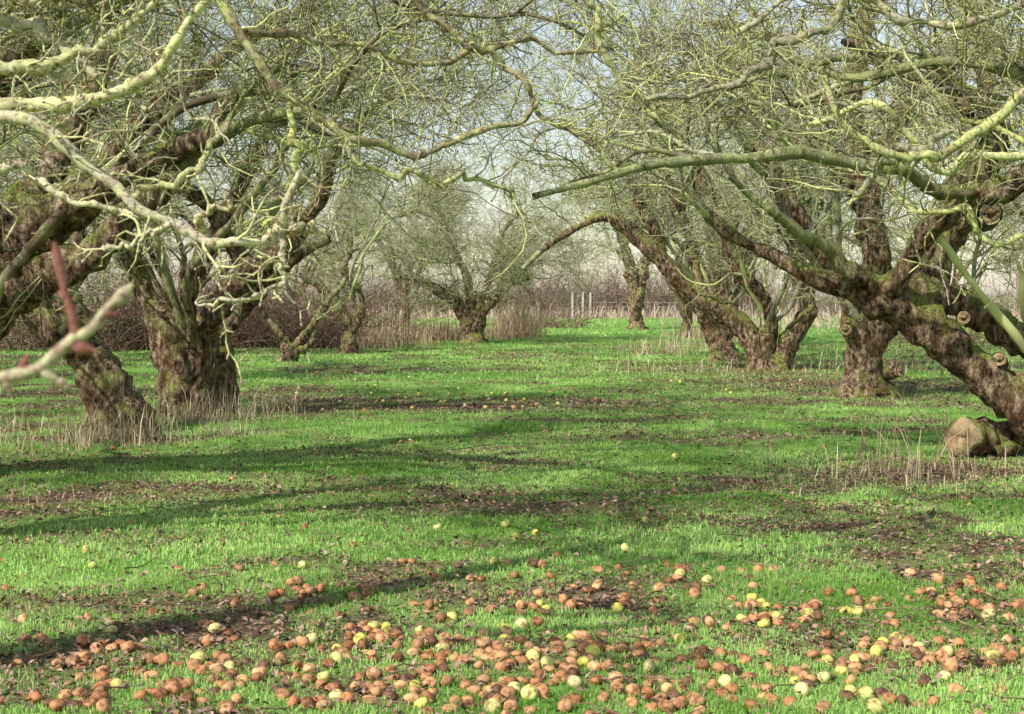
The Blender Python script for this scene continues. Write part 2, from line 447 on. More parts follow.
add_obj("fallen_leaves", make_mesh("fallen_leaves", V, [F_], {"col": c}, LEAF_M, False))

# ------------------------------------------------------------------ apples
nu, nv = 14, 9
th = np.linspace(0.0, np.pi, nv)
ph = np.arange(nu) * 2 * np.pi / nu
rr = 1 + 0.10 * np.cos(th * 2 + np.pi) * 0.6
zz = np.cos(th) * rr * .92 - 0.28 * np.exp(-(th / .42) ** 2) + 0.14 * np.exp(-((np.pi - th) / .35) ** 2)
AV = np.stack([np.sin(th)[:, None] * rr[:, None] * np.cos(ph)[None], np.sin(th)[:, None] * rr[:, None] * np.sin(ph)[None], np.repeat(zz[:, None], nu, 1)], -1).reshape(-1, 3)
i, j = np.meshgrid(np.arange(nv - 1), np.arange(nu), indexing='ij')
AQ = np.stack([i * nu + j, (i + 1) * nu + j, (i + 1) * nu + (j + 1) % nu, i * nu + (j + 1) % nu], -1).reshape(-1, 4)
ax_, ay_ = [], []
for (u, v, su, sv, cnt) in [(470, 660, 50, 18, 44), (560, 660, 40, 13, 32), (625, 650, 38, 13, 22), (385, 640, 30, 14, 14), (520, 605, 45, 14, 16), (610, 604, 40, 10, 20), (560, 575, 80, 8, 12),
                            (770, 612, 28, 9, 22), (825, 665, 32, 9, 24), (905, 658, 30, 13, 22), (975, 603, 28, 8, 24), (940, 583, 25, 6, 12), (150, 690, 45, 10, 22),
                            (250, 668, 32, 11, 22), (215, 643, 25, 7, 5), (400, 690, 80, 9, 30), (710, 655, 35, 16, 18), (660, 690, 55, 9, 24), (95, 655, 28, 5, 10),
                            (55, 706, 30, 5, 8), (345, 600, 50, 10, 12), (690, 580, 50, 8, 14), (870, 605, 28, 8, 12), (1000, 660, 25, 12, 12), (300, 650, 40, 10, 10), (540, 702, 90, 7, 18), (850, 700, 90, 7, 12), (200, 705, 60, 6, 10)]:
    for _ in range(int(cnt * 1.1)):
        p = G(u + rng.normal() * su, v + rng.normal() * sv)
        if p[1] > 4.6: ax_.append(p[0]); ay_.append(p[1])
for _ in range(110):
    p = G(rng.uniform(-60, 1084), rng.uniform(562, 712)); ax_.append(p[0]); ay_.append(p[1])
nearN = len(ax_)
for (u, v, su, sv, cnt) in [(400, 408, 60, 6, 22), (480, 400, 60, 6, 22), (590, 402, 60, 5, 14), (690, 388, 50, 5, 10), (320, 405, 40, 5, 8), (880, 380, 50, 6, 10), (360, 385, 60, 5, 8), (560, 540, 260, 12, 9), (450, 480, 260, 25, 8)]:
    for _ in range(cnt):
        p = G(u + rng.normal() * su, v + rng.normal() * sv); ax_.append(p[0]); ay_.append(p[1])
ax_ = np.array(ax_); ay_ = np.array(ay_)
for it in range(12):
    for i in range(nearN):
        dx = ax_[:nearN] - ax_[i]; dy = ay_[:nearN] - ay_[i]; d = np.hypot(dx, dy)
        for j in np.where((d < .060) & (d > 0))[0]:
            q = (.062 - d[j]) / 2 / d[j]; ax_[j] += dx[j] * q; ay_[j] += dy[j] * q; ax_[i] -= dx[j] * q; ay_[i] -= dy[j] * q
n = len(ax_)
yellow = rng.random(n) < 0.11; yellow[nearN:] = rng.random(n - nearN) < .6
R0 = rng.uniform(.026, .035, n); R0[~yellow] *= .96
VV, QQ, CC = [], [], []
for i in range(n):
    a, b_, c_ = rng.uniform(0, 2 * np.pi), rng.normal(0, .8), rng.normal(0, .8)
    Rz = np.array([[math.cos(a), -math.sin(a), 0], [math.sin(a), math.cos(a), 0], [0, 0, 1]])
    Rx = np.array([[1, 0, 0], [0, math.cos(b_), -math.sin(b_)], [0, math.sin(b_), math.cos(b_)]])
    Ry = np.array([[math.cos(c_), 0, math.sin(c_)], [0, 1, 0], [-math.sin(c_), 0, math.cos(c_)]])
    v = AV.copy()
    if not yellow[i]:
        v *= (1 + .09 * np.sin(AV @ rng.normal(0, 3, 3) + rng.uniform(0, 6)) + .05 * np.sin(AV @ rng.normal(0, 7, 3)))[:, None]
    v = v @ (Rz @ Rx @ Ry).T * R0[i]
    if not yellow[i]: v[:, 2] *= rng.uniform(.6, .95)
    zc = float(ground_h(ax_[i], ay_[i])) - v[:, 2].min() - rng.uniform(.003, .016)
    VV.append(v + [ax_[i], ay_[i], zc]); QQ.append(AQ + i * len(AV))
    if yellow[i]: c = np.array([.70, .67, .22]) * rng.uniform(.8, 1.05) * np.array([1, rng.uniform(.92, 1.08), rng.uniform(.6, 1.4)])
    else:
        t = rng.random(); c = np.array([.50, .21, .09]) * (1 - t) + np.array([.74, .43, .21]) * t; c = c * rng.uniform(.5, 1.1)
        if rng.random() < .12: c = np.array([.17, .09, .05])
    CC.append(np.tile(c, (len(AV), 1)))
am, nt, b, o = new_mat("apple_skin")
a = N(nt, "ShaderNodeAttribute", attribute_name="col"); tc = N(nt, "ShaderNodeTexCoord")
n1 = noise_n(nt, 38, 5, tc.outputs["Object"]); n2 = noise_n(nt, 160, 3, tc.outputs["Object"])
r1 = ramp(nt, n1.outputs[0], [(.38, (.45, .34, .28)), (.5, (1, 1, 1)), (.7, (1.12, 1.08, 1.05))])
nt.links.new(mixc(nt, 1.0, a.outputs["Color"], r1.outputs[0], 'MULTIPLY'), b.inputs["Base Color"])
b.inputs["Roughness"].default_value = .55; b.inputs["Specular IOR Level"].default_value = .3
bp = N(nt, "ShaderNodeBump"); bp.inputs["Strength"].default_value = .3; bp.inputs["Distance"].default_value = .004
nt.links.new(n2.outputs[0], bp.inputs["Height"]); nt.links.new(bp.outputs[0], b.inputs["Normal"])
add_obj("fallen_apples", make_mesh("fallen_apples", np.concatenate(VV), [np.concatenate(QQ)], {"col": np.concatenate(CC)}, am))

# ------------------------------------------------------------------ dry grass / reeds
def dry_patch(name, spots, mat=DRY_M, cols=((.55, .42, .27), (.72, .60, .42), (.38, .27, .17)), lean=.6):
    X, Y, H, W = [], [], [], []
    for (cx, cy, rx, ry, n, h0, h1, w) in spots:
        x = cx + rng.normal(0, rx, n); y = cy + rng.normal(0, ry, n)
        X.append(x); Y.append(y); H.append(rng.uniform(h0, h1, n) * rng.uniform(.4, 1, n) * (.4 + 1.1 * vnoise(x / .35, y / .35, 33))); W.append(np.full(n, w) * rng.uniform(.5, 1.3, n))
    X, Y, H, W = map(np.concatenate, (X, Y, H, W))
    cl = np.array(cols)[rng.integers(0, len(cols), len(X))] * rng.uniform(.6, 1.15, (len(X), 1))
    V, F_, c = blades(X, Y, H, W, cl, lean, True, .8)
    add_obj(name, make_mesh(name, V, F_, {"col": c}, mat, False))
def sp(u, v, rx, ry, n, h0, h1, w):
    p = G(u, v); return (p[0], p[1], rx, ry, n, h0, h1, w)
dry_patch("dry_grass", [sp(115, 442, .36, .3, 300, .2, .6, .008), sp(215, 420, .6, .5, 700, .2, .6, .008), sp(70, 450, .6, .3, 320, .1, .45, .008), sp(10, 440, .8, .5, 360, .2, .6, .008), sp(230, 437, .5, .2, 300, .06, .22, .008)])
dry_patch("dry_grass", [sp(885, 478, .5, .25, 140, .1, .45, .009), sp(850, 490, .5, .2, 150, .05, .2, .007), sp(960, 470, .5, .25, 240, .05, .25, .007), sp(895, 465, .35, .25, 26, .5, .85, .012)])
dry_patch("dry_grass", [sp(240, 618, .07, .06, 12, .1, .24, .005), sp(15, 640, .1, .1, 16, .1, .3, .005), sp(70, 690, .22, .07, 380, .02, .08, .004), sp(10, 612, .15, .1, 25, .06, .16, .004), sp(50, 505, .3, .15, 60, .08, .25, .006)], lean=.7)
dry_patch("dry_grass", [sp(700, 372, 1.5, 1, 200, .15, .5, .015), sp(830, 388, 1, .8, 150, .15, .4, .012), sp(675, 350, .9, 2, 380, .3, .8, .02), sp(920, 368, 2.5, 2, 350, .2, .6, .02)])
dry_patch("reeds", [(-4.6, 45, .9, 1.5, 1300, .5, 1.3, .024), (-2.6, 50, .9, 1, 900, .5, 1.3, .024), (.1, 52, .5, 1, 800, .7, 1.6, .024), (-7.5, 44, 1.8, 1, 600, .4, 1.0, .024), (7.8, 52, 1, 2, 500, .5, 1.2, .022)],
          cols=((.60, .42, .28), (.72, .56, .38), (.38, .24, .16)), lean=.5)
dry_patch("reeds", [(12, 100, 9, 4, 2500, .6, 1.5, .05), (-14, 96, 9, 3, 1800, .6, 1.5, .05), (28, 88, 8, 4, 1500, .8, 1.6, .05), (15, 70, 3, 4, 800, .4, 1.0, .035), (-22, 60, 8, 4, 1500, .6, 1.2, .035), (-14, 28, 3, 3, 900, .3, .6, .02), (14, 30, 3, 4, 700, .2, .5, .02)],
          cols=((.66, .50, .40), (.74, .60, .45), (.52, .37, .30)), lean=.6)

# ------------------------------------------------------------------ scrub thickets
def thicket(name, spots, pal, r=.012, tw=4, vs=1.6):
    mb = MB(pal)
    for (cx, cy, rx, ry, n, h) in spots:
        P = np.empty((n, 8, 3)); x = cx + rng.uniform(-1, 1, n) * rx; y = cy + rng.uniform(-1, 1, n) * ry
        d = nrm(np.stack([rng.normal(0, .7, n), rng.normal(0, .7, n), np.ones(n)], 1)); p = np.stack([x, y, ground_h(x, y)], 1)
        L = h * rng.uniform(.4, 1.25, n) * (0.4 + 1.1 * vnoise(x / vs, y / vs, 90))
        for k in range(8):
            P[:, k] = p; p = p + d * (L / 7)[:, None]; d = nrm(d + rng.normal(0, .25, (n, 3)) + np.array([0, 0, -.10]))
        R = np.repeat(np.linspace(r, r * .35, 8)[None], n, 0)
        mb.add(P, R, 3, .8)
        P3, R3 = spawn(P, R, n * tw, .2, 1, (.1 * h, .38 * h), 4, (r * .35, r * .6), spread=1, up=.15, gnarl=.35)
        mb.add(P3, R3, 3, 1.0)
    add_obj(name, mb.mesh(name, WOOD))
thicket("bramble_thicket", [(-8.0, 43, 2.6, 1.5, 900, 2.6), (-12.5, 42, 3, 2, 500, 2.4), (-5.0, 48, 1.2, 1, 260, 2.4), (1.5, 68, 2.0, 2, 160, 1.6)], 'scrub', .018)
thicket("scrub", [(14, 104, 14, 4, 1500, 4.2), (-16, 104, 15, 4, 1100, 4.0), (40, 104, 14, 4, 500, 3.6)], 'far', .04, 5, 4)
thicket("bramble_thicket", [(16, 44, 5, 2, 300, 1.7), (-19, 32, 5, 2, 300, 1.8)], 'scrub', .016)

# ------------------------------------------------------------------ apple trees
def hero(traces, D, n2, n3, n4, n5, center=None, arch=0, archkw=None, stubs=(), rs=1.0, rough=.95, K=60, S=20, L2=(1.0, 2.8), rk=.85, pull=0.0, mats=WOOD):
    mb = MB('apple'); LPs, LRs = [], []
    for tr in traces:
        pts = [at(u, v, D + dy) for (u, v, dy, r) in tr]; rad = [r / F * (D + dy) * rk for (u, v, dy, r) in tr]
        P, R, L = resample(pts, rad, K)
        P = kink(P, 6, .028)
        if P[0, 2] < .35:
            R = R * (1 + .35 * np.exp(-(P[:, 2]) / .12)); P[0, 2] -= .15
        R = R * (1 + .10 * np.sin(np.linspace(0, 20, K) + rng.uniform(0, 6)))
        mb.add(P[None], R[None], S, np.clip((.085 - R) / .07, 0, .6)[None], rough)
        LPs.append(P); LRs.append(R)
    if arch:
        for pts, rr_ in arch_limbs(center, arch, **(archkw or {})):
            P, R, L = resample(pts, rr_, K)
            P = kink(P, 5, .05)
            if not keep_mask(P[None, K // 3:])[0] and P[:, 2].max() < 2.2: continue
            mb.add(P[None], R[None], 10, np.clip((.085 - R) / .07, 0, .6)[None], rough)
            LPs.append(P); LRs.append(R)
    for (u, v, dy, r, ddx, ddy, ddz, ln) in stubs:
        p = at(u, v, D + dy); rr_ = r / F * (D + dy); d = nrm(np.array([ddx, ddy, ddz], float))
        P = np.array([p - d * rr_ * 2, p, p + d * ln * .6, p + d * ln]); mb.add(P[None], np.array([[rr_ * 1.3, rr_ * 1.1, rr_, rr_ * 1.02]]), 12, 0.0, .5)
        P = np.array([p + d * (ln - .001), p + d * ln, p + d * (ln + .004), p + d * (ln - .006)]); mb.add(P[None], np.array([[rr_ * .95, rr_ * .9, rr_ * .5, .001]]), 12, 2.0)
    LP = np.stack(LPs); LR = np.stack(LRs)
    c = np.array(center if center is not None else LP[0, 0], float)
    crown(mb, LP, LR, c, n2, n3, n4, n5, keep_mask, rs, L2, pull)
    add_obj("apple_tree", mb.mesh("apple_tree", mats))

# left row, first visible (trunk leans in from the left edge)
hero([[(-130, 482, 0, 62), (-95, 420, 0, 50), (-50, 355, 0, 46), (-5, 290, 0, 42), (35, 230, 0, 30), (100, 192, -.3, 19), (180, 150, -.8, 13), (250, 120, -1.5, 8), (320, 110, -2, 5)],
      [(-10, 300, 0, 32), (50, 272, -.2, 24), (105, 242, -.4, 19), (150, 200, -.6, 14), (200, 160, -.7, 10), (230, 100, -.6, 8), (290, 60, -.6, 5)],
      [(10, 260, 0, 32), (35, 190, .2, 22), (72, 120, .5, 17), (105, 50, .6, 12), (95, -20, .8, 10), (130, -90, 1, 7)],
      [(-50, 380, 0, 40), (-80, 290, -.6, 30), (-60, 200, -1.2, 22), (-20, 110, -1.6, 14), (40, 40, -2, 9)],
      [(50, 220, 0, 22), (120, 150, .5, 13), (190, 85, 1, 10), (260, 30, 1.2, 8), (340, -10, 1.2, 6)]],
     12, 64, 1500, 6000, 5000, center=at(-60, 350, 12), arch=4, archkw=dict(r=.08, R=(3, 4.6), top=(3.2, 4.2)), stubs=[(40, 245, -.2, 8, .6, -1, .1, .12), (130, 215, -.5, 7, .3, -1, .3, .1)])
# left row, second
hero([[(118, 442, 0, 32), (114, 405, 0, 25), (96, 365, 0, 22), (60, 332, -.2, 18), (20, 308, -.3, 14), (-30, 290, -.5, 10), (-60, 230, -.6, 7)],
      [(112, 395, 0, 20), (88, 340, .4, 12), (66, 290, .6, 10), (80, 230, .8, 8), (60, 160, 1, 6)]],
     16, 22, 350, 1400, 700, center=at(60, 300, 16), arch=2, archkw=dict(r=.07, R=(2.5, 4), top=(3.4, 4.6)), rk=.95)
hero([[(186, 412, 0, 30), (180, 378, 0, 25), (170, 340, 0, 20), (148, 298, 0, 15), (128, 258, 0, 12), (118, 210, 0, 10), (135, 150, 0, 9), (180, 90, .2, 6)],
      [(184, 392, 0, 22), (196, 348, 0, 18), (218, 308, -.2, 16), (250, 272, -.3, 14), (285, 247, -.5, 11), (320, 205, -.7, 9), (335, 150, -1, 7), (385, 100, -1.2, 5), (440, 80, -1.5, 3)],
      [(224, 402, .6, 15), (228, 372, .6, 12), (226, 335, .7, 10), (250, 300, .7, 8), (290, 262, .4, 7), (330, 235, .3, 5)],
      [(180, 335, 0, 14), (196, 275, 0, 10), (222, 215, 0, 9), (260, 150, 0, 8), (270, 90, 0, 7), (320, 30, -.3, 4)],
      [(250, 272, 0, 11), (215, 215, -.5, 9), (175, 175, -.8, 8), (160, 110, -1, 7), (200, 40, -1, 5)]],
     18.6, 100, 2000, 7500, 3000, center=at(190, 350, 18.6), arch=4, archkw=dict(r=.07, R=(3.2, 5.2), top=(3.6, 5.2)), stubs=[(262, 262, -.4, 8, .8, -1, .2, .1), (305, 214, -.7, 7, .6, -1, 0, .08)])
hero([[(287, 366, 0, 10), (289, 352, 0, 8), (276, 332, 0, 4), (262, 312, 0, 3)],
      [(289, 356, 0, 8), (303, 338, 0, 5), (322, 310, 0, 4), (345, 280, 0, 2.5)], [(292, 352, 0, 6), (306, 348, 0, 4), (316, 330, 0, 2.5)]],
     33, 10, 50, 150, 0, center=at(287, 340, 33), L2=(.3, .8), rk=.85)
hero([[(350, 352, 0, 8), (352, 330, 0, 7), (360, 300, 0, 5), (345, 270, 0, 4), (350, 240, 0, 3)], [(352, 330, 0, 6), (335, 300, 0, 4), (300, 275, 0, 3)]],
     39, 60, 1100, 3600, 0, center=at(350, 290, 39), arch=6, archkw=dict(r=.05, R=(3, 4.8), top=(4, 5.8)), rs=1.5)
# middle distance tree standing by the reeds
hero([[(473, 347, 0, 13), (473, 332, 0, 10), (466, 316, 0, 7), (448, 296, 0, 5), (425, 282, 0, 4), (400, 276, 0, 2.5)],
      [(474, 330, 0, 8), (486, 308, 0, 6), (505, 288, 0, 4), (530, 275, 0, 3)], [(472, 330, 0, 6), (470, 290, 0, 4), (455, 250, 0, 3), (440, 215, 0, 2)],
      [(474, 322, 0, 5), (490, 280, 0, 3), (500, 240, 0, 3), (520, 210, 0, 2)]],
     47, 280, 4200, 9000, 0, center=at(472, 300, 47), arch=9, archkw=dict(r=.034, R=(2.4, 4.4), top=(2.6, 5.4)), rs=1.4, L2=(.7, 1.9), rk=1.0, pull=-.03)
# right row
hero([[(1150, 490, 0, 38), (1075, 440, 0, 31), (1010, 392, 0, 26), (945, 340, 0, 23), (885, 300, 0, 20), (830, 284, 0, 13), (780, 262, 0, 10), (735, 235, 0, 8), (700, 195, 0, 6), (665, 150, 0, 5)],
      [(880, 298, 0, 15), (905, 262, -.3, 12), (935, 225, -.6, 12.5), (975, 195, -.9, 14), (1030, 170, -1.2, 16), (1090, 130, -1.4, 16)],
      [(985, 190, -.9, 11), (940, 192, -1.1, 8), (890, 168, -1.4, 7.5), (820, 157, -1.7, 7), (740, 152, -2, 6.5), (660, 160, -2.3, 5.5), (600, 175, -2.5, 4.5), (530, 190, -2.8, 3.2)],
      [(905, 290, .2, 20), (960, 305, .2, 17), (1010, 330, .2, 18), (1060, 365, .1, 20)],
      [(925, 315, .3, 18), (945, 250, .3, 15), (970, 190, .4, 14), (990, 120, .5, 13), (985, 50, .5, 11), (960, -20, .5, 10)],
      [(870, 292, -.1, 12), (830, 255, -.4, 7), (800, 230, -.7, 6), (760, 205, -.9, 5), (730, 180, -1, 4)],
      [(975, 195, 0, 10), (1000, 140, -.5, 8), (960, 90, -.9, 6), (900, 60, -1.3, 5), (840, 50, -1.6, 4)],
      [(985, 120, .3, 12), (930, 80, 0, 8), (860, 60, -.2, 6), (790, 70, -.5, 5), (720, 60, -.6, 4)]],
     13.5, 84, 1700, 6400, 6000, center=at(1040, 380, 13.5), arch=3, archkw=dict(r=.07, R=(3, 4.4), top=(3.2, 4.4)),
     stubs=[(988, 215, .1, 11, -.2, -1, .1, .16), (960, 222, .0, 9, -.6, -1, 0, .14), (1000, 362, 0, 7, -.4, -1, .2, .2), (965, 318, 0, 7, -.5, -1, .1, .08)])
hero([[(863, 400, 0, 29), (862, 372, 0, 22), (866, 335, 0, 24), (876, 290, 0, 18), (873, 240, 0, 15), (862, 185, 0, 14), (850, 120, 0, 13), (858, 50, 0, 11), (880, -20, 0, 9)],
      [(868, 320, 0, 18), (900, 285, 0, 12), (935, 235, 0, 11), (960, 170, 0, 10), (985, 100, 0, 8)],
      [(868, 320, 0, 16), (840, 275, 0, 11), (805, 230, 0, 9), (775, 170, 0, 8), (735, 120, 0, 6), (690, 90, 0, 4)],
      [(858, 190, 0, 12), (890, 130, 0, 9), (930, 70, 0, 7), (990, 20, 0, 5)], [(852, 140, 0, 11), (810, 90, 0, 8), (770, 40, -.4, 6), (700, 20, -.8, 4)]],
     22, 90, 2000, 7000, 1500, center=at(865, 330, 22), arch=5, archkw=dict(r=.07, R=(3.4, 5.2), top=(3.8, 5.8)), rs=1.15, rk=.95, stubs=[(848, 330, -.3, 6, -.6, -1, .1, .12), (893, 372, -.2, 6, .7, -1, .2, .15)])
hero([[(765, 375, 0, 20), (756, 348, 0, 15), (737, 320, 0, 12), (703, 297, 0, 11), (668, 268, 0, 10), (635, 238, 0, 8), (605, 218, 0, 6), (578, 226, 0, 4.5), (548, 245, 0, 3.5), (522, 268, 0, 2.2)],
      [(772, 372, 0, 15), (788, 340, 0, 11), (808, 308, 0, 10), (796, 262, 0, 8), (806, 205, 0, 7), (790, 150, 0, 6)],
      [(762, 365, 0, 13), (768, 320, 0, 9), (742, 270, 0, 8), (715, 220, 0, 7), (695, 160, 0, 6), (660, 110, 0, 4)],
      [(668, 268, 0, 7), (640, 200, 0, 5.5), (610, 150, 0, 4.5), (560, 120, 0, 3.5)], [(703, 297, 0, 7), (690, 240, .4, 5), (670, 180, .6, 5), (640, 140, .7, 4)]],
     29.5, 130, 2600, 8500, 0, center=at(765, 330, 29.5), arch=6, archkw=dict(r=.06, R=(3.6, 5.6), top=(4.2, 6)), rs=1.35)
hero([[(724, 364, 0, 14), (718, 340, 0, 12), (706, 314, 0, 9), (690, 298, 0, 7), (672, 280, 0, 5), (650, 240, 0, 4)], [(720, 345, 0, 10), (732, 300, 0, 8), (728, 250, 0, 6), (745, 190, 0, 5)]],
     35, 80, 1500, 4600, 0, center=at(722, 320, 35), arch=7, archkw=dict(r=.06, R=(3.4, 5.4), top=(4.2, 6)), rs=1.5)
hero([[(686, 340, 0, 7), (686, 315, 0, 6), (680, 285, 0, 5), (690, 250, 0, 4)]], 52, 60, 1000, 3000, 0, center=at(686, 290, 52), arch=7, archkw=dict(r=.05, R=(3, 5), top=(4.4, 6.4)), rs=1.8)
hero([[(637, 334, 0, 9), (636, 305, 0, 8), (632, 280, 0, 8), (628, 258, 0, 6), (620, 230, 0, 4)], [(636, 300, 0, 7), (645, 270, 0, 5), (655, 240, 0, 3)]],
     64, 60, 1000, 3000, 0, center=at(634, 275, 64), arch=7, archkw=dict(r=.05, R=(2.8, 4.8), top=(4.8, 7)), rs=2.0)
# trees standing either side of the viewpoint (trunks out of view, limbs reach in)
hero([[(-560, 790, 0, 90), (-540, 600, 0, 70), (-480, 400, 0, 60), (-380, 200, .2, 45), (-250, 60, .4, 30), (-120, -60, .8, 20), (20, -140, 1.2, 10)]],
     4.9, 20, 60, 200, 100, center=at(-500, 400, 4.9), K=40, mats=WOODN)
hero([[(1420, 560, 0, 60), (1400, 400, 0, 50), (1330, 250, 0, 40), (1230, 120, 0, 26), (1120, 30, 0, 14), (1000, -40, 0, 10), (900, -60, 0, 6)],
      [(1400, 400, 0, 40), (1300, 260, 0, 24), (1180, 160, .2, 13), (1080, 90, .4, 9), (960, 60, .6, 6), (850, 80, .8, 4.5), (760, 40, 1, 3)]],
     7.5, 50, 1000, 3600, 4500, center=at(1400, 350, 7.5), arch=4, archkw=dict(r=.06, R=(2.6, 4.4), top=(3.3, 4.4)), S=12, mats=WOODN)
hero([[(-330, 560, 0, 55), (-310, 430, 0, 45), (-240, 280, 0, 36), (-130, 150, 0, 24), (0, 60, 0, 14), (120, 0, 0, 9), (250, -30, .3, 7), (380, -10, .6, 4)],
      [(-240, 280, 0, 30), (-150, 120, .5, 18), (-40, 10, .9, 12), (100, -60, 1.2, 8), (260, -70, 1.5, 5)]],
     8.2, 42, 800, 3000, 4000, center=at(-310, 350, 8.2), arch=2, archkw=dict(r=.06, R=(2.6, 4.4), top=(3.3, 4.4)), S=12, mats=WOODN)

# budded branches reaching in from the near trees
def near_branch(traces, D, r3, n3, n4, name, pal, lens=(.08, .35), rk=1.0, kk=.012):
    mb = MB(pal); LPs, LRs = [], []
    for tr in traces:
        pts = [at(u, v, D + dy) for (u, v, dy, r) in tr]; rad = [r / F * (D + dy) * rk for (u, v, dy, r) in tr]
        P, R, L = resample(pts, rad, 64)
        P = kink(P, 4, kk); P = P + rng.normal(size=P.shape) * .0012
        R = R * (1 + .16 * np.abs(rng.normal(size=64)))
        for q in rng.integers(2, 62, 7): R[q] *= 1.35
        mb.add(P[None], R[None], 10, .65, .6); LPs.append(P); LRs.append(R)
    LP, LR = np.stack(LPs), np.stack(LRs)
    P3, R3 = spawn(LP, LR, n3, .1, 1, lens, 9, (r3 * .5, r3), spread=.9, up=.25, gnarl=.32, taper=.5); mb.add(P3, R3, 6, .8)
    PA = np.concatenate([P3, LP[:, np.linspace(0, 63, 9).astype(int)]]); RA = np.concatenate([R3, LR[:, np.linspace(0, 63, 9).astype(int)]])
    P4, R4 = spawn(PA, RA, n4, .1, 1, (.02, .09), 4, (r3 * .38, r3 * .58), spread=1.1, up=.2, gnarl=.3, taper=1.2); mb.add(P4, R4, 6, .8)
    tips = np.concatenate([P3[:, -1], P4[:, -1]]); dr = nrm(np.concatenate([P3[:, -1] - P3[:, -2], P4[:, -1] - P4[:, -2]]))
    s = r3 * rng.uniform(.6, 1.05, len(tips)); ts = np.linspace(0, 1, 6)
    PP = tips[:, None] + dr[:, None] * (ts[None, :, None] * s[:, None, None] * 3.2); prof = np.array([.45, .9, 1, .8, .45, .02])
    mb.pal = np.array([(.50, .34, .28), (.40, .26, .22), (.60, .48, .38)])
    mb.add(PP, s[:, None] * prof[None] * .9, 6, .65)
    add_obj(name, mb.mesh(name, WOODN))
near_branch([[(-140, 60, 0, 9), (-60, 95, 0, 8), (0, 118, 0, 7), (45, 132, 0, 6.5), (85, 165, 0, 6), (130, 198, 0, 6), (175, 225, 0, 5.5), (225, 244, 0, 5), (262, 240, 0, 4.5), (285, 215, 0, 4), (300, 170, 0, 3)],
             [(262, 240, 0, 4), (290, 225, 0, 3.5), (320, 232, 0, 3)], [(130, 198, 0, 4), (150, 190, 0, 3.5), (185, 175, 0, 3.5), (210, 150, .05, 3), (220, 120, .1, 3)],
             [(205, 238, 0, 4), (200, 215, -.05, 3), (235, 205, -.1, 3)],
             [(-140, 130, .2, 8), (-40, 112, .2, 7), (30, 105, .2, 6.5), (90, 98, .2, 6), (135, 82, .2, 5), (165, 55, .2, 4), (195, 20, .2, 3.5), (215, -30, .2, 3)],
             [(-100, 40, .3, 7), (0, 68, .3, 6), (60, 60, .3, 5), (110, 40, .3, 4), (150, 0, .3, 3)],
             [(275, 238, 0, 3.2), (285, 262, 0, 2.6), (278, 285, 0, 2.2), (240, 300, 0, 2.2), (205, 306, 0, 1.8)],
             [(0, 20, .4, 5), (40, 30, .4, 5), (95, 75, .4, 4), (150, 110, .4, 3)], [(170, 222, 0, 3.5), (140, 240, 0, 2.5), (100, 250, -.1, 2)],
             [(-80, 170, .1, 5), (0, 165, .1, 4.5), (60, 190, .1, 4), (110, 215, .1, 3), (160, 215, .1, 2.5)], [(-60, -20, .3, 6), (40, 0, .3, 5), (110, -20, .3, 4)]],
            4.6, .006, 100, 380, "budded_branch", 'pale', rk=.9)
near_branch([[(180, -40, 0, 5), (235, 30, 0, 5), (290, 100, 0, 4.5), (340, 135, 0, 4), (400, 150, .1, 3.5), (460, 140, .2, 3), (540, 110, .4, 2.5)], [(290, 100, 0, 4), (296, 150, 0, 4), (290, 200, 0, 3.5), (262, 225, 0, 3)],
             [(340, 135, 0, 3), (380, 170, 0, 2.5), (470, 180, .3, 2), (520, 195, .4, 1.6)], [(235, 30, 0, 4), (330, 40, .3, 3), (430, 60, .5, 3), (520, 40, .8, 2.5), (600, 60, 1, 2)],
             [(560, -60, 1, 4), (600, 20, 1, 3.5), (625, 80, 1, 3), (680, 140, 1, 2.2)], [(1100, 60, 0, 6.5), (1020, 95, 0, 6), (950, 150, 0, 5), (900, 155, 0, 4), (850, 135, 0, 3.5), (820, 90, 0, 3)], [(950, 130, 0, 4), (900, 160, .1, 3.5), (850, 200, .2, 2.5)],
             [(860, -40, .5, 5), (830, 20, .5, 4.5), (780, 50, .5, 4), (720, 90, .5, 3), (650, 100, .5, 2.4)], [(1100, 160, .4, 5), (1000, 150, .4, 4), (940, 165, .4, 4), (880, 110, .4, 3), (800, 130, .4, 2.4)],
             [(1100, -20, .6, 5), (980, 20, .6, 4), (900, 20, .6, 3.5), (820, -10, .6, 3), (740, 30, .6, 2.4)], [(400, -40, .6, 4), (430, 20, .6, 3.5), (500, 60, .6, 3), (560, 130, .6, 2.4), (600, 150, .6, 2)], [(1080, 220, .5, 4), (1000, 240, .5, 3.5), (960, 210, .5, 3), (900, 215, .5, 2.4)]],
            6.5, .006, 240, 760, "lichened_branch", 'lichen', (.15, .8), rk=.9, kk=.02)
# very close budded twig
tw, nt, b, o = new_mat("bud_twig_skin")
tc = N(nt, "ShaderNodeTexCoord"); ag = N(nt, "ShaderNodeAttribute", attribute_name="age")
n1 = noise_n(nt, 90, 6, tc.outputs["Object"], .7)
r1 = ramp(nt, n1.outputs[0], [(.38, (.20, .12, .09)), (.48, (.42, .31, .23)), (.6, (.54, .54, .28))]); r2 = ramp(nt, n1.outputs[0], [(.35, (.15, .045, .04)), (.65, (.38, .17, .12))])
nt.links.new(mixc(nt, math_n(nt, 'LESS_THAN', ag.outputs["Fac"], .5), r1.outputs[0], r2.outputs[0]), b.inputs["Base Color"])
bp = N(nt, "ShaderNodeBump"); bp.inputs["Strength"].default_value = .8; bp.inputs["Distance"].default_value = .002
nt.links.new(n1.outputs[0], bp.inputs["Height"]); nt.links.new(bp.outputs[0], b.inputs["Normal"])
near_mb = MB()
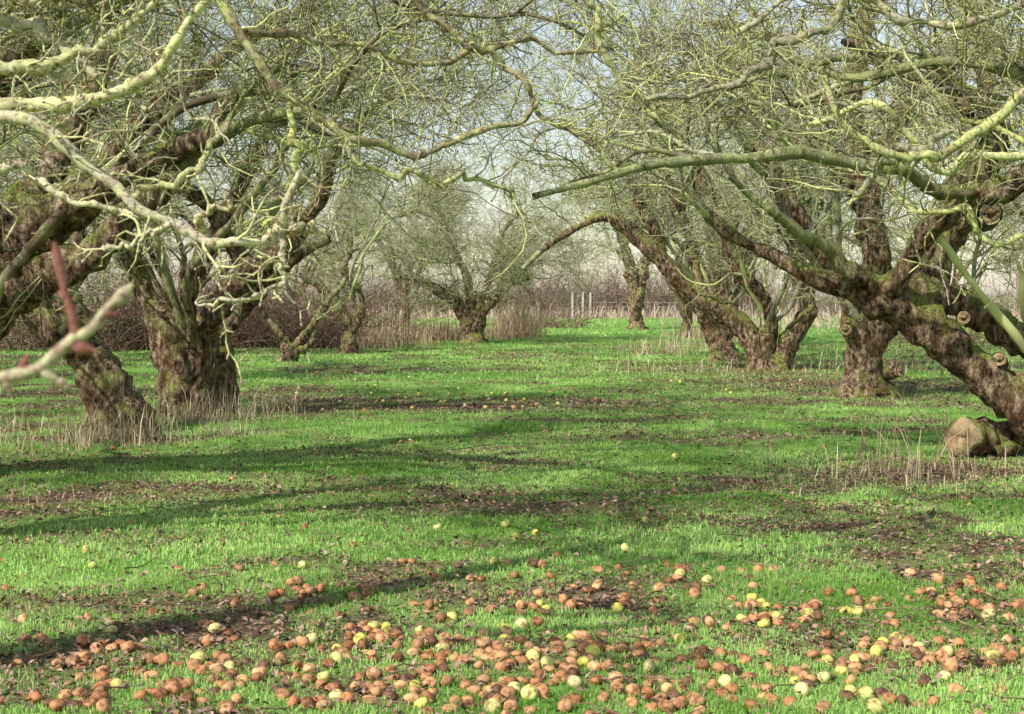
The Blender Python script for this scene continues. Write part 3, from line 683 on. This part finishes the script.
def bump_bud(u, v, r, l, du, dv):
    return [(u, v, 0, r * .5), (u + du * l * .3, v + dv * l * .3, 0, r), (u + du * l * .65, v + dv * l * .65, 0, r * .75), (u + du * l, v + dv * l, 0, 1)]
for tr, ag_ in [([(-420, 420, -.1, 8), (-250, 400, -.1, 8), (-100, 385, 0, 7.5), (0, 378, 0, 6.5), (22, 374, 0, 7.5), (40, 368, 0, 5.5), (54, 356, 0, 6.5), (66, 345, 0, 6), (78, 336, 0, 7)], .8), ([(76, 342, 0, 6), (74, 322, 0, 4.5), (70, 308, 0, 4.5), (64, 288, 0, 3.6), (60, 268, 0, 5.5), (57, 254, 0, 4.5), (54, 242, 0, 1.5)], .3),
                ([(78, 338, 0, 6), (92, 328, 0, 5), (104, 312, 0, 4.5), (114, 302, 0, 4.5), (122, 296, 0, 7.5), (128, 290, 0, 5), (133, 284, 0, 1.5)], .75), (bump_bud(40, 370, 5, 24, .9, .5), .75), (bump_bud(72, 345, 7, 26, .95, .25), .3),
                (bump_bud(22, 372, 5, 18, .3, -.9), .3), (bump_bud(68, 300, 4, 14, -.7, -.6), .3), (bump_bud(104, 312, 4.5, 14, .9, .2), .3), (bump_bud(58, 380, 5, 12, .8, .6), .75), (bump_bud(6, 380, 5, 14, .3, .9), .75)]:
    P, R, L = resample([at(u, v, 1.35 + dy) for (u, v, dy, r) in tr], [r / F * 1.35 for (u, v, dy, r) in tr], 30)
    near_mb.add(P[None], R[None], 12, ag_, .0)
add_obj("apple_twig", near_mb.mesh("apple_twig", [tw, tw]))

# ------------------------------------------------------------------ generic orchard trees for the outer rows (shared meshes)
gen = []
for k in range(3):
    mb = MB(); LPs, LRs = [], []
    tr, R, L = resample([(0, 0, -.1), (.1, .05, .6), (-.05, 0, 1.3), (0, .1, 1.9)], [.26, .21, .19, .14], 40)
    mb.add(tr[None], R[None], 12, 0.0, .9)
    for pts, rr_ in arch_limbs((0, 0, 1.3), 9, R=(2.5, 4.8), top=(3.4, 6.4), r=.09):
        P, R, L = resample(pts, rr_, 40); P = kink(P, 5, .05)
        mb.add(P[None], R[None], 8, 0.1, .6); LPs.append(P); LRs.append(R)
    crown(mb, np.stack(LPs), np.stack(LRs), np.array([0, 0, 1.3]), 110, 1600, 4600, 0, lambda P: (P[..., 2] > .9).all(1), 1.7)
    gen.append(mb.mesh("orchard_tree_mesh", WOOD))
pos = [(-13, 17), (-14.5, 25), (-13.5, 33), (-14, 42), (-5.5, 72), (-9, 58), (15.5, 20), (15, 29), (15.5, 38), (16, 52), (6.5, 44), (-6.2, 26)]
for k, (x, y) in enumerate(pos):
    add_obj("apple_tree", gen[k % 3], loc=(x, y, float(ground_h(x, y))), rotz=k * 1.7, scale=[1, .9, 1.1, .95][k % 4] * (.85 if (x, y) == (-6.2, 26) else 1))
# distant field trees
mb = MB('far')
px = np.concatenate([rng.uniform(-75, -14, 9), rng.uniform(22, 75, 8)]); n = len(px); py = rng.uniform(130, 170, n)
P = np.empty((n, 12, 3)); p = np.stack([px, py, np.zeros(n)], 1); d = np.tile([0, 0, 1.0], (n, 1))
for k in range(12): P[:, k] = p; p = p + d * .75; d = nrm(d + rng.normal(0, .08, (n, 3)))
R = np.repeat(np.linspace(.28, .05, 12)[None], n, 0); mb.add(P, R, 6, .6)
P2, R2 = spawn(P, R, 260, .2, 1, (2, 4.5), 8, (.06, .12), up=.5, gnarl=.15, spread=.9); mb.add(P2, R2, 4, .6)
P3, R3 = spawn(P2, R2, 2200, .1, 1, (1, 2.2), 6, (.025, .04), up=.3, gnarl=.25); mb.add(P3, R3, 3, .9)
P4, R4 = spawn(P3, R3, 5000, .1, 1, (.5, 1.2), 4, (.015, .025), up=.2, gnarl=.3); mb.add(P4, R4, 3, 1)
add_obj("distant_trees", mb.mesh("distant_trees", WOOD))

# ------------------------------------------------------------------ ivy
def ivy(name, pts, n, spread):
    pts = np.array([at(*p) for p in pts]); t = rng.uniform(0, len(pts) - 1.001, n); i = t.astype(int); f = (t - i)[:, None]
    c = pts[i] * (1 - f) + pts[i + 1] * f + rng.normal(0, 1, (n, 3)) * spread * (0.3 + vnoise(t * 5, t * 0, 5))[:, None]
    col = np.array([.05, .10, .022]) * rng.uniform(.5, 2.2, (n, 1)); s = rng.uniform(.02, .045, n)
    V, F_, cc = leaves_geo(c[:, 0], c[:, 1], c[:, 2], s, col, 1.0)
    add_obj(name, make_mesh(name, V, [F_], {"col": cc}, IVY_M, False))
ivy("ivy", [(797, 262, 29.3), (806, 205, 29.3), (795, 160, 29.3)], 1800, .28)

# ------------------------------------------------------------------ sawn log at the right
mb = MB()
p0 = G(966, 458)
P = np.array([[p0[0] - .02, p0[1] + .0, .21], [p0[0] + .3, p0[1] + .16, .19], [p0[0] + .8, p0[1] + .35, .24], [p0[0] + 1.6, p0[1] + .6, .34]])
P, R, L = resample(P, [.19, .15, .13, .12], 40)
mb.add(P[None], R[None], 24, 0.0, .8)
dd = nrm(np.array([[-.6, -.8, .05]]))[0]
ring = np.array([P[0] + dd * .02, P[0] + dd * .09, P[0] + dd * .088, P[0] + dd * .075, P[0] + dd * .070])
mb.add(ring[None], np.array([[.19, .185, .10, .06, .002]]), 24, np.array([[0, 2, 2, 0, 0]]).astype(float), .6)
P = np.array([[p0[0] + .25, p0[1] - .02, .05], [p0[0] + .6, p0[1] + .1, .12], [p0[0] + 1.2, p0[1] + .1, .08]]); P, R, L = resample(P, [.07, .06, .05], 20)
mb.add(P[None], R[None], 12, 0.0, .8)
add_obj("sawn_log", mb.mesh("sawn_log", WOOD))
# fallen sticks
mb = MB('scrub'); n = 420
y = 4.6 + 22 * rng.random(n) ** 1.4; x = rng.uniform(-1, 1, n) * (.42 * y + .5); a = rng.uniform(0, 6.3, n); Ls = rng.uniform(.06, .35, n)
P = np.empty((n, 5, 3))
for k in range(5):
    P[:, k, 0] = x; P[:, k, 1] = y; P[:, k, 2] = ground_h(x, y) + .02 + rng.uniform(0, .02, n); x = x + np.cos(a) * Ls / 4; y = y + np.sin(a) * Ls / 4; a = a + rng.normal(0, .3, n)
mb.add(P, np.repeat(np.linspace(.004, .002, 5)[None], n, 0), 4, .8)
add_obj("fallen_twigs", mb.mesh("fallen_twigs", WOOD))

# ------------------------------------------------------------------ field fence, distance haze painted into the grey posts
fm, nt, b, o = new_mat("hazed_grey_wood")
tc = N(nt, "ShaderNodeTexCoord"); n1 = noise_n(nt, 6, 4, tc.outputs["Object"])
r1 = ramp(nt, n1.outputs[0], [(.3, (.42, .39, .35)), (.6, (.60, .58, .54))]); nt.links.new(r1.outputs[0], b.inputs["Base Color"])
root = bpy.data.objects.new("post_and_wire_fence", None); bpy.context.scene.collection.objects.link(root)
def bxm(name, cx, cy, cz, sx, sy, sz):
    V = np.array([[cx + a * sx / 2, cy + b_ * sy / 2, cz + c_ * sz / 2] for c_ in (-1, 1) for b_ in (-1, 1) for a in (-1, 1)], float)
    V = np.concatenate([V, [[cx, cy, cz + sz / 2 + min(sx, sy) * .4]]])
    Qs = np.array([[0, 2, 3, 1], [0, 1, 5, 4], [1, 3, 7, 5], [3, 2, 6, 7], [2, 0, 4, 6]]); Ts = np.array([[4, 5, 8], [5, 7, 8], [7, 6, 8], [6, 4, 8]])
    add_obj(name, make_mesh(name, V, [Qs, Ts], None, fm, False), root)
fx = [4.05, 4.75, 5.25, 8.6, 12.0]
for k, x in enumerate(fx): bxm("post_%d" % (k + 1), x, 94, .85, .12, .11, 1.8 if k in (0, 1, 2) else 1.2)
for k, z in enumerate((.45, .8, 1.1)): bxm("wire_%d" % (k + 1), 8.02, 94.07, z, 8.1, .008, .008)

# ------------------------------------------------------------------ light, sky, camera
ELEV = math.radians(40)
to_sun = Vector((-0.68, -0.68, 0)).normalized() * math.cos(ELEV) + Vector((0, 0, math.sin(ELEV)))
sun = bpy.data.lights.new("sun", 'SUN'); sun.energy = 5.0; sun.angle = math.radians(.5); sun.color = (1, .955, .86)
so = bpy.data.objects.new("sun", sun); bpy.context.scene.collection.objects.link(so)
so.rotation_euler = to_sun.to_track_quat('Z', 'Y').to_euler()
w = bpy.data.worlds.new("World"); bpy.context.scene.world = w; w.use_nodes = True
wt = w.node_tree; bg = wt.nodes["Background"]; sky = wt.nodes.new("ShaderNodeTexSky"); sky.sky_type = 'NISHITA'; sky.sun_disc = False
sky.sun_elevation = ELEV; sky.sun_rotation = math.atan2(to_sun.x, to_sun.y); sky.air_density = 1.3; sky.dust_density = 0.8
hs = wt.nodes.new("ShaderNodeHueSaturation"); hs.inputs["Saturation"].default_value = .65; hs.inputs["Value"].default_value = 1.2
wt.links.new(sky.outputs[0], hs.inputs["Color"]); wt.links.new(hs.outputs[0], bg.inputs[0]); bg.inputs[1].default_value = .13

cam = bpy.data.cameras.new("camera"); co = bpy.data.objects.new("camera", cam); bpy.context.scene.collection.objects.link(co)
co.location = (0, 0, CAMZ); co.rotation_euler = (math.pi / 2 - PITCH, 0, 0)
cam.sensor_width = 36; cam.lens = F / 1024 * 36; cam.clip_start = .05; cam.clip_end = 3000
cam.dof.use_dof = True; cam.dof.focus_distance = 13; cam.dof.aperture_fstop = 9
bpy.context.scene.camera = co
vs = bpy.context.scene.view_settings; vs.view_transform = 'Standard'; vs.look = 'None'; vs.exposure = 0
